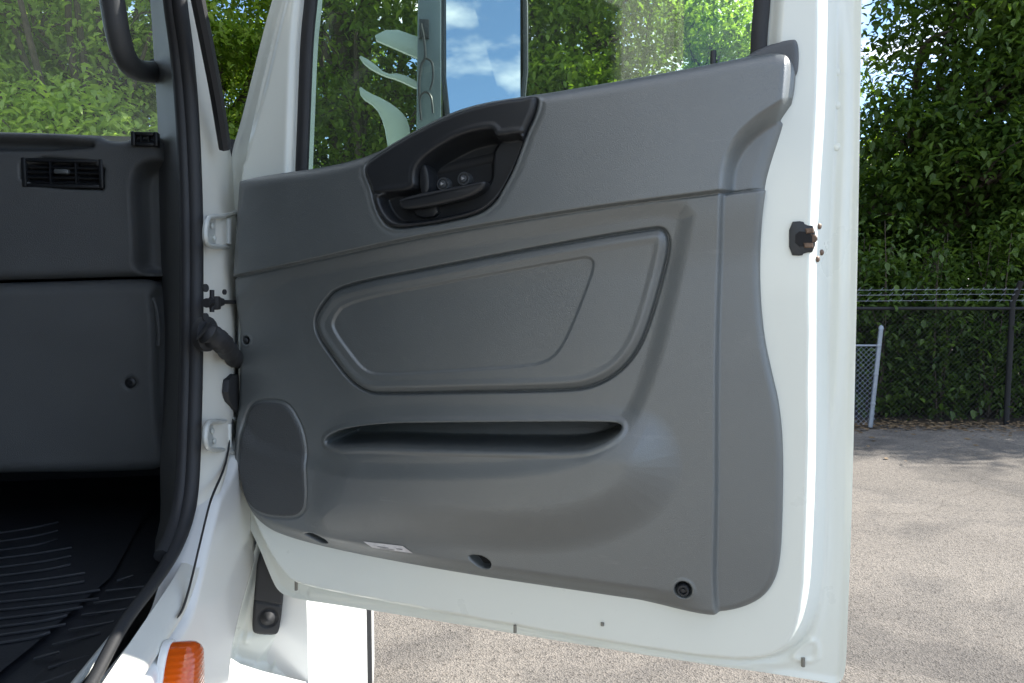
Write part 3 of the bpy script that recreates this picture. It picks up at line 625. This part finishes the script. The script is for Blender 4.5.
# ---- dashboard ------------------------------------------------------------------------
DB = .06
fr_dash = lambda x, y, h: (x, DB-h, y)
def BP(pts, h=0): return np.array([on_b(x, y, DB-h)[[0, 2]] for x, y in pts])
up_px = [(-500,128),(-100,129),(96,133),(104,140),(128,141),(133,132),(158,134),(163,150),(164,170),(168,276),(140,276),(0,280),(-500,292)]
upo = chaikin(BP(up_px, .05), 2)
rec = chaikin(BP([(133,276),(134,240),(132,200),(132,180),(138,166),(150,161),(175,160),(178,276)], .05), 2)
shelf = chaikin(BP([(-480,133),(-100,135),(96,139),(94,152),(-100,152),(-480,152)], .05), 1)
vent_px = [(22,157),(105,161),(105,190),(100,190),(22,186)]
ventp = chaikin(BP(vent_px, .05), 1)
def dash_h(P, d):
    w = np.full(len(P), .055)
    s = pdist_box(P, shelf, .06); w -= .030*sm((-s+.002)/.012)
    r = pdist_box(P, rec, .08); w -= .055*sm((-r+.004)/.018)
    v = pdist_box(P, ventp, .03); w -= .018*sm((-v+.001)/.003)
    zt = BP([(0,152)], .05)[0][1]; w -= .10*np.clip((zt-P[:, 1]), -.05, .3)*.25
    return w-roll(d, .016)
dsh = hfield('dashboard', upo, dash_h, .004, fr_dash, M['dash'], truck, [], -.38)
lo_px = [(-500,296),(0,283),(120,279),(146,279),(156,286),(160,300),(163,340),(166,420),(166,455),(160,470),(140,474),(0,476),(-500,478)]
lop = chaikin(BP(lo_px, .05), 2)
side = chaikin(BP([(148,285),(152,330),(153,400),(157,440),(163,462),(180,470),(180,290)], .05), 1)
sc_ = BP([(130,383)], .05)[0]
def glove_h(P, d):
    w = .05-roll(d, .024); s = pdist_box(P, side, .06); w -= .018*sm((-s+.002)/.010)
    k = np.hypot(P[:, 0]-sc_[0], P[:, 1]-sc_[1]); w -= .006*sm((.012-k)/.004); return w
glv = hfield('glovebox_panel', lop, glove_h, .004, fr_dash, M['dash'], truck, [], -.3)
kk = MB(); kk.box((-.055, .25, (ZF+HC+.2)/2), (.02, .36, HC+.2-ZF)); kk.build('kick_panel', M['mat'], truck)
g = MB(); g.lathe([(.009, 0), (.009, .006), (.006, .008), (.004, .008), (.0035, .004), (.001, .004)], (sc_[0], DB-.043, sc_[1]), (0, -1, 0), 18); g.build('trim_screw', M['black'], glv)
g = MB(); g.tube(catmull([on_b(x, y, DB-.040) for x, y in [(153,298),(157,312),(159,335),(158,346)]], 4), .004, 8); g.build('dash_handle', M['dash'], glv)
def vent(x0, y0, x1, y1, off, nh, nv):
    a = on_b(x0, y0, DB-off); b = on_b(x1, y1, DB-off); m = MB(); cx, cz = (a[0]+b[0])/2, (a[2]+b[2])/2; W, Hh = abs(b[0]-a[0]), abs(a[2]-b[2]); y = DB-off
    for s in (-1, 1): m.box((cx+s*W/2, y, cz), (.007, .016, Hh+.007), .002); m.box((cx, y, cz+s*Hh/2), (W-.006, .015, .006), .002)
    for k in range(nh): m.box((cx, y+.004, cz-Hh/2+Hh*(k+1)/(nh+1)), (W-.006, .014, .0022), 0, rot=(.5, 0, 0))
    for k in range(nv): m.box((cx-W/2+W*(k+1)/(nv+1), y+.002, cz), (.0025, .015, Hh-.005))
    o = m.build('air_vent', M['black'], dsh)
    bk_ = MB(); bk_.box((cx, y+.017, cz), (W, .004, Hh)); bk_.build('vent_duct', M['hole'], dsh)
    return o, (cx, y, cz)
o, c = vent(25, 160, 103, 187, .048, 4, 2)
g = MB(); g.box((c[0], c[1]-.008, c[2]+.002), (.022, .010, .008), .002); g.build('vent_knob', M['trim'], dsh)
vent(134, 134, 157, 145, .058, 1, 2)

# ---- windshield, glass, grab handle ----------------------------------------------------
wz0 = HC+.23; wz1 = HC+.9
ws_ = MB(); ws_.add([(-2.0, .43, wz0), (-.10, .43, wz0), (-.12, -.10, wz1), (-2.0, -.10, wz1)], [(0,1,2,3)]); wso = ws_.build('windshield', M['wglass'], truck, False)
g = MB(); g.tube([(-2.0, .425, wz0), (-.10, .425, wz0)], .014, 8); g.build('windshield_gasket', M['rubber'], wso)
dt = MB(); dt.add([(-2.05, .05, HC+.205), (-.12, .05, HC+.205), (-.10, .50, HC+.215), (-2.05, .50, HC+.215)], [(0,1,2,3)]); dt.build('dash_top', M['dash'], truck, False)
ghp = catmull([on_a(x, y, -.118) for x, y in [(88,-120),(101,-60),(112,0),(117,30),(124,55),(134,68),(150,72),(172,71)]], 5)
g = MB(); g.tube(ghp, [.0175]*(len(ghp)-6)+[.018, .0185, .019, .019, .020, .020], 14); g.tube([on_a(158, 71.5, -.112), on_a(170, 71, -.105)], .022, 14); g.build('grab_handle', M['trim_dark'], truck)

# ---- mirror beyond the door ------------------------------------------------------------
MY = 1.92
def mp(px, py, off=0): return to_truck(hit(px, py, np.array([0, MY+off, 0]), np.array([0, 1.0, 0])))
cm = {}
mbox = MB(); ctr = np.array([(x, z) for x, z in [(444,-95),(523,-95),(523,136),(444,136)]])
c4 = [mp(x, y, o_) for x, y, o_ in [(443,-95,.053),(525,-95,.073),(526,172,.005),(443,172,-.011)]]
bk4 = [p+np.array([-math.sin(-TA)*0, .065, 0]) for p in c4]
mid_ = [(p+q)/2 for p, q in zip(c4, bk4)]
cen = sum(bk4)/4; bk4 = [cen+(p-cen)*.86 for p in bk4]
mbox.add(c4+mid_+bk4, [(0,1,5,4),(1,2,6,5),(2,3,7,6),(3,0,4,7),(4,5,9,8),(5,6,10,9),(6,7,11,10),(7,4,8,11),(8,9,10,11)])
ring = [c4[0], c4[1], c4[2], c4[3]]
mbox.tube(chaikin(ring, 2), .007, 8, closed=True)
mir = mbox.build('side_mirror', M['black'], truck)
g4 = [mp(x, y, o_) for x, y, o_ in [(446,-92,.054),(520,-92,.072),(520.5,168,.006),(446.5,168,-.010)]]; g = MB(); g.add(g4, [(0,1,2,3)]); g.build('mirror_glass', M['mirror'], mir, False)
g = MB(); g.prism([(p[0], p[2]) for p in [mp(x, y, -.03) for x, y in [(419,-95),(441,-95),(441,170),(416,170)]]], lambda x, y, h: (x, mp(430, 20, -.03)[1]-h, y), -.012, .012, .004); g.build('mirror_channel', M['channel'], mir)
g = MB(); g.prism([(p[0], p[2]) for p in [mp(x, y, -.05) for x, y in [(419,20),(429,20),(429,39),(419,39)]]], lambda x, y, h: (x, mp(430, 20, -.05)[1]-h, y), -.004, .006, .002)
g.tube(catmull([mp(x, y, -.06) for x, y in [(421,24),(424,40),(425,57),(421,66),(419,90),(421,120)]], 4), .0035, 8)
g.tube(catmull([mp(x, y, -.065) for x, y in [(426,58),(432,63),(433,78),(430,90)]], 4), .0028, 8)
g.tube(catmull([mp(x, y, -.065) for x, y in [(420,112),(420,98),(425,92),(431,97),(433,113)]], 4), .0028, 8); g.build('mirror_clip', M['black'], mir)
def plate(pxs, off=.02):  # added solid pieces shaped like the pale reflections in the door glass
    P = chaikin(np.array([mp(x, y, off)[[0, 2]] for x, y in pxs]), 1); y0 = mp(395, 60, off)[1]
    m = MB(); m.prism(P, lambda x, y, h: (x, y0-h, y), -.006, .006, .003, 2); m.build('glass_reflection', M['reflection_and_arm'], mir)
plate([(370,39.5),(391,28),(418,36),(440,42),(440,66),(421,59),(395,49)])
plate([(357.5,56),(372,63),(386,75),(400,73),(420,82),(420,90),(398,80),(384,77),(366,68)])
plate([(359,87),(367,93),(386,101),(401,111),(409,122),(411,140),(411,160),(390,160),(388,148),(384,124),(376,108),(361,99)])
g = MB(); g.tube(catmull([mp(400, 150, .02), mp(420, 190, .0), np.array([.30, .62, HC-.02]), np.array([.18, .60, HC-.1])], 5), .014, 10); g.build('mirror_arm', M['reflection_and_arm'], mir)

# ================================================================== FENCES
def chain(mb, x0, x1, y0, y1, z0, z1, pitch, r):
    """diamond wire mesh of a straight run from (x0,y0) to (x1,y1)"""
    L = math.hypot(x1-x0, y1-y0); Hh = z1-z0; P = lambda s, h: (x0+(x1-x0)*s/L, y0+(y1-y0)*s/L, z0+h)
    k = -Hh
    while k < L:
        for sgn in (1, -1):
            s0, s1 = k, k+Hh; h0, h1 = (0, Hh) if sgn > 0 else (Hh, 0)
            if s0 < 0: h0 += (0-s0)*sgn; s0 = 0
            if s1 > L: h1 -= (s1-L)*sgn; s1 = L
            if s1-s0 > .02: mb.tube([P(s0, h0), P(s1, h1)], r, 3, cap=False)
        k += pitch
def gpx(px, y): return (px-512)/F*y
fe = empty('chain_link_fence', (6.0, FENCE_D+.3, 0)); tag(fe, 'tall black chain link fence topped with barbed wire strands, before the dark thicket', 'fence')
def fl_(V): return [(v[0]-6.0, v[1]-FENCE_D-.3, v[2]) for v in V]
yb = FENCE_D+.3
m = MB(); chain(m, -2.0, 9.6, yb, yb, 0.05, 1.40, .06, .0016); m.v = fl_(m.v); m.build('wire_mesh', M['fence'], fe)
for px in (350, 700, 1012, 1290):
    x = gpx(px, yb); m = MB(); m.tube([(x, yb, -.1), (x, yb, 1.47), (x+.02, yb-.10, 1.72)], .032, 10); m.v = fl_(m.v); m.build('post', M['fence'], fe)
for z, r in ((1.40, .02),):
    m = MB(); m.tube([(-2.0, yb, z), (9.8, yb, z)], r, 8); m.v = fl_(m.v); m.build('top_rail', M['fence'], fe)
for k, z in enumerate((1.50, 1.57, 1.63)):
    m = MB(); xs = np.linspace(-2.0, 9.8, 90); yy = yb-.03-.03*k; m.tube([(x, yy, z-.012*math.sin((x-2.2)/3.4*math.pi)**2) for x in xs], .0032, 5)
    for x in xs[::1]: m.tube([(x-.02, yy, z-.02), (x+.02, yy, z+.02)], .0022, 4); 
    m.v = fl_(m.v); m.build('barbed_wire', M['galv'], fe)
# silver gate section left of its post
yg = FENCE_D; gxp = gpx(879, yg)
ge = empty('wire_gate', (gxp, yg, 0)); tag(ge, 'silver chain link panel with a leaning galvanised end post, left of the black fence', 'gate')
gl_ = lambda V: [(v[0]-gxp, v[1]-yg, v[2]) for v in V]
m = MB(); m.tube([(gxp-.05, yg, .02), (gxp+.03, yg, 1.18)], .026, 12); m.lathe([(.030, 0), (.026, .03), (.012, .045), (.002, .05)], (gxp+.03, yg, 1.17), (0, 0, 1), 12); m.v = gl_(m.v); m.build('post', M['galv'], ge)
m = MB(); m.tube([(gxp+.02, yg, .98), (gxp-4.2, yg, .98)], .013, 10); m.v = gl_(m.v); m.build('rail', M['galv'], ge)
m = MB(); chain(m, gxp-4.2, gxp, yg, yg, .05, .97, .06, .0016); m.v = gl_(m.v); m.build('wire_mesh', M['galv'], ge)
for z in (.3, .65, .98):
    m = MB(); m.lathe([(.030, -.015), (.032, 0), (.030, .015)], (gxp-.05+.08*z/1.3, yg, z), (0, 0, 1), 12); m.v = gl_(m.v); m.build('clamp', M['galv'], ge)

# ================================================================== TREES
def leaves(name, centres, nrm, size, mat, parent, spread, per, droop=.35, base=None):
    """many separate folded leaves in sprays round clump centres"""
    C = np.repeat(centres, per, 0); n = len(C)
    off = rng.normal(size=(n, 3))*spread*np.array([1, 1, .55]); P = C+off
    P[:, 2] -= droop*np.hypot(off[:, 0], off[:, 1])
    az = rng.uniform(0, 2*math.pi, n); pit = rng.normal(-.45, .38, n)
    dirv = np.stack([np.cos(az)*np.cos(pit), np.sin(az)*np.cos(pit), np.sin(pit)], 1)
    side_ = np.stack([-np.sin(az), np.cos(az), rng.normal(0, .35, n)], 1); side_ /= np.linalg.norm(side_, axis=1)[:, None]
    up_ = np.cross(dirv, side_)
    s = size*rng.uniform(.6, 1.35, n)[:, None]
    def pt(f, l, u): return P+dirv*s*f+side_*s*l+up_*s*u
    V = np.stack([pt(0, 0, 0), pt(.28, .27, .10), pt(.68, .24, .08), pt(1.08, 0, -.12), pt(.68, -.24, .08), pt(.28, -.27, .10)], 1).reshape(-1, 3).astype(np.float32)
    if base is not None: V = V-np.array(base, np.float32)
    me = bpy.data.meshes.new(name); me.vertices.add(6*n); me.vertices.foreach_set('co', V.ravel())
    idx = (np.arange(n)[:, None]*6+np.array([0, 1, 2, 3, 3, 4, 5, 0])[None]).astype(np.int32).ravel()
    me.loops.add(8*n); me.loops.foreach_set('vertex_index', idx); me.polygons.add(2*n)
    me.polygons.foreach_set('loop_start', np.arange(0, 8*n, 4, dtype=np.int32)); me.polygons.foreach_set('loop_total', np.full(2*n, 4, np.int32))
    me.update(calc_edges=True)
    at = me.attributes.new('tint', 'FLOAT', 'FACE'); ct = np.repeat(rng.uniform(0, 1, len(centres))**.8, per)
    at.data.foreach_set('value', np.repeat(np.clip(.55*ct+.45*rng.uniform(0, 1, n), 0, 1), 2).astype(np.float32))
    me.materials.append(mat)
    o = bpy.data.objects.new(name, me); COL.objects.link(o); o.parent = parent; return o
def make_tree(name, label, blobs, trunk_h, r0, nclump, per, lsize, mat, loc, group=None, spread=.25):
    """blobs: (dx,dy,z,rx,rz) lobes of the crown"""
    t = empty(name, (*loc, 0)); tag(t, label, 'tree', group)
    tk = MB(); top = np.array([rng.normal(0, .3), rng.normal(0, .3), trunk_h*1.35]); path = catmull([(0, 0, -.1), (rng.normal(0, .06), rng.normal(0, .06), trunk_h*.35), (rng.normal(0, .12), rng.normal(0, .12), trunk_h*.7), tuple(top)], 5)
    tk.tube(path, np.linspace(r0*1.15, r0*.4, len(path)), 10)
    cs_ = []
    for dx, dy, z, rx, rz in blobs:
        c = np.array([dx, dy, z]); st_ = path[min(len(path)-1, int(len(path)*rng.uniform(.45, .95)))]
        mdl = (st_+c)/2+np.array([0, 0, .35])+rng.normal(0, .15, 3); br = catmull([st_, mdl, c], 5); tk.tube(br, np.linspace(r0*.42, r0*.10, len(br)), 7)
        k = max(6, int(nclump*(rx*rx*rz)**(2/3)/sum((b[3]**2*b[4])**(2/3) for b in blobs)))
        dv = rng.normal(size=(k, 3)); dv /= np.linalg.norm(dv, axis=1)[:, None]; rad = rng.uniform(.45, 1.15, k)**.5; dn = rng.uniform(size=k) < .72; dv[dn, 2] = np.abs(dv[dn, 2])
        pts = c+dv*rad[:, None]*np.array([rx, rx, rz]); cs_.append(pts)
        for q in pts[::max(1, k//7)]:
            b2 = catmull([c+(q-c)*.15, c+(q-c)*.6+np.array([0, 0, .1]), q], 3); tk.tube(b2, np.linspace(r0*.14, r0*.03, len(b2)), 5)
    tk.build('trunk', M['bark'], t)
    leaves('crown', np.vstack(cs_), None, lsize, mat, t, spread, per)
    return t
def blobs(n, R, z0, z1, r):
    out = []
    for i in range(n):
        a = rng.uniform(0, 2*math.pi); q = R*math.sqrt(rng.uniform(.02, 1)); z = rng.uniform(z0, z1); k = 1-.45*abs((z-(z0+z1)/2)/((z1-z0)/2+.01))
        out.append((q*math.cos(a)*k, q*math.sin(a)*k, z, r*rng.uniform(.55, 1.15), r*rng.uniform(.45, .8)))
    return out
TR = 'trees behind the parking lot'
# seen through the windshield
make_tree('leafy_tree', 'bright green leafy tree filling the windshield left of the grab handle', blobs(30, 2.7, 3.2, 8.4, 1.15), 3.6, .2, 600, 60, .11, M['leaf_pale'], (-8.6, 11.6), TR)
make_tree('leafy_tree', 'bright leafy tree behind the curved grab handle in the windshield', blobs(26, 2.3, 3.1, 7.8, 1.1), 3.4, .18, 540, 60, .11, M['leaf_pale'], (-6.1, 11.2), TR)
# in the slit between pillar and door
make_tree('leafy_tree', 'tree showing in the narrow slit between the cab pillar and the open door', blobs(14, 1.6, 2.6, 5.9, .95), 3.0, .16, 560, 44, .085, M['leaf'], (-4.75, 12.6), TR)
# through the door window
make_tree('leafy_tree', 'dark green tree behind the front half of the door window', blobs(22, 2.0, 3.0, 8.4, 1.05), 3.4, .2, 760, 56, .10, M['leaf'], (-2.3, 11.8), TR)
make_tree('leafy_tree', 'tree behind the door window just right of the side mirror', blobs(20, 1.75, 3.0, 8.0, 1.0), 3.4, .19, 700, 56, .10, M['leaf'], (1.0, 11.6), TR)
make_tree('leafy_tree', 'pale loose tree behind the rear corner of the door window', blobs(18, 1.8, 3.0, 6.6, .9), 3.6, .17, 430, 46, .095, M['leaf_pale'], (3.4, 13.6), TR)
# right of the door
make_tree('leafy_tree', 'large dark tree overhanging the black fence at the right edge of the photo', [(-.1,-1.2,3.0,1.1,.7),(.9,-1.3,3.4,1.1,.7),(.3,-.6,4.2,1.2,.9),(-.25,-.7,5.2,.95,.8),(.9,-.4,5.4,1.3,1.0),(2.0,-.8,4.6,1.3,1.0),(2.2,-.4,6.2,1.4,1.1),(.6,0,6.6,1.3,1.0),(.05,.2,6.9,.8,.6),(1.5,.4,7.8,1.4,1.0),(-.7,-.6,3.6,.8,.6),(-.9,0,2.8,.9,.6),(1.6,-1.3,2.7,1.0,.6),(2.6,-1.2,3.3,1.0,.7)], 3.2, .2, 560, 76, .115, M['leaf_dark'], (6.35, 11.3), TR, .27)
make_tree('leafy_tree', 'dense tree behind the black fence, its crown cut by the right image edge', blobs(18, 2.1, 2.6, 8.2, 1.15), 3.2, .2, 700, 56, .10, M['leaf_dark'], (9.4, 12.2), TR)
for x, y, lb_ in ((5.2, 14.0, 'low thick bush tree closing the view behind the wire gate'), (7.6, 14.2, 'low thick bush tree behind the middle of the black fence'), (10.2, 14.5, 'low thick bush tree behind the dark fence post')):
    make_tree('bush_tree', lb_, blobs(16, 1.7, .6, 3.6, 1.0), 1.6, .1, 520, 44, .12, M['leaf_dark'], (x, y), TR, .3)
make_tree('leafy_tree', 'tree beyond the right image edge casting shade along the fence', blobs(22, 1.0, 2.2, 7.0, .95), 3.0, .18, 640, 56, .10, M['leaf_dark'], (12.6, 10.35), TR)
make_tree('sapling', 'sparse feathery sapling against the sky beside the open door edge', [(0,0,4.6,.45,.35),(.15,0,5.1,.4,.3),(-.15,.1,4.2,.5,.4),(.25,0,3.6,.6,.5),(-.1,0,3.2,.6,.5),(.05,0,5.5,.25,.2)], 3.6, .07, 60, 16, .11, M['leaf'], (6.2, 13.4), None, .2)
# back row closes the view lower down
for i, (x, y, h, lb_) in enumerate(((-10.5, 17, 8.5, 'far tree filling the left edge of the windshield view'), (-6.5, 18, 8, 'far tree behind the slit beside the cab pillar'), (-3.6, 17.5, 7.2, 'far tree behind the front edge of the door window'), (.2, 17.5, 7.0, 'far tree hidden mostly behind the side mirror'), (3.6, 19, 6.2, 'far tree low behind the pale loose tree'), (8.0, 17, 5.2, 'far low tree between the sapling and the large dark tree'), (12.5, 17, 8.2, 'far tree behind the crown at the right edge'))):
    make_tree('leafy_tree', lb_, blobs(16, 2.3, 1.8, h-.8, 1.25), 2.8, .2, 480, 34, .15, M['leaf'] if i % 2 else M['leaf_dark'], (x, y), TR, .3)
# thicket behind the fence
sh_desc = ['dark shrub behind the wire gate', 'tangled shrub just right of the leaning silver post', 'leggy shrub in the middle of the black fence', 'leafy shrub left of the dark fence post', 'dark shrub behind the dark fence post', 'shrub at the right edge behind the black fence', 'shrub hidden behind the lock edge of the open door']
for i, x in enumerate((3.9, 4.75, 5.5, 6.2, 6.95, 7.8, 2.9)):
    y = FENCE_D+.95+.35*rng.uniform(); t = empty('shrub', (x, y, 0)); tag(t, sh_desc[i], 'shrub', 'shrubs behind the fence')
    m = MB(); pts = []
    for k in range(16):
        a = rng.uniform(0, 6.28); q = rng.uniform(.05, .55); hh = rng.uniform(1.2, 2.5); p0 = (q*.5*math.cos(a), q*.5*math.sin(a), 0); p2 = (q*math.cos(a)+rng.normal(0, .15), q*math.sin(a), hh)
        pth = catmull([p0, ((p0[0]+p2[0])/2+rng.normal(0, .08), (p0[1]+p2[1])/2, hh*.5), p2], 4); m.tube(pth, np.linspace(.013, .004, len(pth)), 5); pts += [pth[j]+rng.normal(0, .12, 3) for j in range(3, len(pth))]
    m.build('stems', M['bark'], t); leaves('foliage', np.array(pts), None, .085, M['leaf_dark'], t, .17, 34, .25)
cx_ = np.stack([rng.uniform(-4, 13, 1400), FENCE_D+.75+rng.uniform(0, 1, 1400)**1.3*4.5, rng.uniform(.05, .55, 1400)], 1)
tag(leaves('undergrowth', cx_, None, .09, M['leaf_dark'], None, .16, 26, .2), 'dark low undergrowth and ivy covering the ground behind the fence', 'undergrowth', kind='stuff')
# leaf litter along the fence foot
n = 2600; X = rng.uniform(2.5, 9.5, n); Y = FENCE_D+.1+rng.normal(0, .13, n)*np.where(rng.uniform(size=n) < .8, 1, 4); Z = rng.uniform(.004, .05, n); an = rng.uniform(0, 6.28, n); s = rng.uniform(.015, .045, n)
V = np.zeros((n, 4, 3)); 
for k, (dx, dy) in enumerate(((-1, 0), (0, -.5), (1, 0), (0, .5))):
    V[:, k, 0] = X+s*(dx*np.cos(an)-dy*np.sin(an)); V[:, k, 1] = Y+s*(dx*np.sin(an)+dy*np.cos(an)); V[:, k, 2] = Z+s*.3*(dy)
tag(mesh_obj('leaf_litter', V.reshape(-1, 3), np.arange(4*n).reshape(-1, 4), M['litter'], None, False), 'dry leaves gathered along the foot of the fence', 'leaf litter', kind='stuff')

# ================================================================== LIGHT, SKY, CAMERA
SUN_AZ = R_(75); SUN_EL = R_(37)          # azimuth from +Y towards +X
S = np.array([math.sin(SUN_AZ)*math.cos(SUN_EL), math.cos(SUN_AZ)*math.cos(SUN_EL), math.sin(SUN_EL)])
ld = bpy.data.lights.new('sun', 'SUN'); ld.energy = 4.9; ld.angle = R_(.53); ld.color = (1, .95, .87)
lo = bpy.data.objects.new('sun', ld); COL.objects.link(lo)
from mathutils import Vector
lo.rotation_euler = Vector(-S).to_track_quat('-Z', 'Y').to_euler(); lo.location = tuple(S*30)
W = bpy.data.worlds.new('World'); SC.world = W; W.use_nodes = True; nt = W.node_tree; L = nt.links.new
sk = ND(nt, 'ShaderNodeTexSky'); sk.sky_type = 'NISHITA'; sk.sun_disc = False; sk.sun_elevation = SUN_EL; sk.sun_rotation = SUN_AZ; sk.air_density = .8; sk.dust_density = .05; sk.ozone_density = 3.0
bg = nt.nodes['Background']; bg.inputs[1].default_value = .15
tc = ND(nt, 'ShaderNodeTexCoord'); mpn = ND(nt, 'ShaderNodeMapping'); mpn.inputs['Scale'].default_value = (1.6, 1.6, 4.2); mpn.inputs['Rotation'].default_value = (0, 0, 1.5); mpn.inputs['Location'].default_value = (.4, .9, .2)
L(tc.outputs['Generated'], mpn.inputs[0]); n = ND(nt, 'ShaderNodeTexNoise', Scale=1.6, Detail=8.0, Roughness=.55); L(mpn.outputs[0], n.inputs['Vector'])
r = ND(nt, 'ShaderNodeValToRGB'); r.color_ramp.elements[0].position = .47; r.color_ramp.elements[1].position = .64; L(n.outputs['Fac'], r.inputs[0])
mx = ND(nt, 'ShaderNodeMixRGB'); mx.inputs[2].default_value = (8.0, 8.0, 7.9, 1); L(r.outputs[0], mx.inputs[0]); L(sk.outputs[0], mx.inputs[1]); L(mx.outputs[0], bg.inputs[0])
cd = bpy.data.cameras.new('camera'); co = bpy.data.objects.new('camera', cd); COL.objects.link(co)
cd.sensor_width = 36; cd.lens = F/1024*36; cd.clip_start = .02; cd.clip_end = 1000
co.location = (0, 0, HC); co.rotation_euler = (math.pi/2-PITCH, 0, 0); SC.camera = co
SC.view_settings.view_transform = 'Standard'; SC.view_settings.look = 'None'; SC.view_settings.exposure = 1.2; SC.view_settings.gamma = 1
SC.render.resolution_x = 1024; SC.render.resolution_y = 683
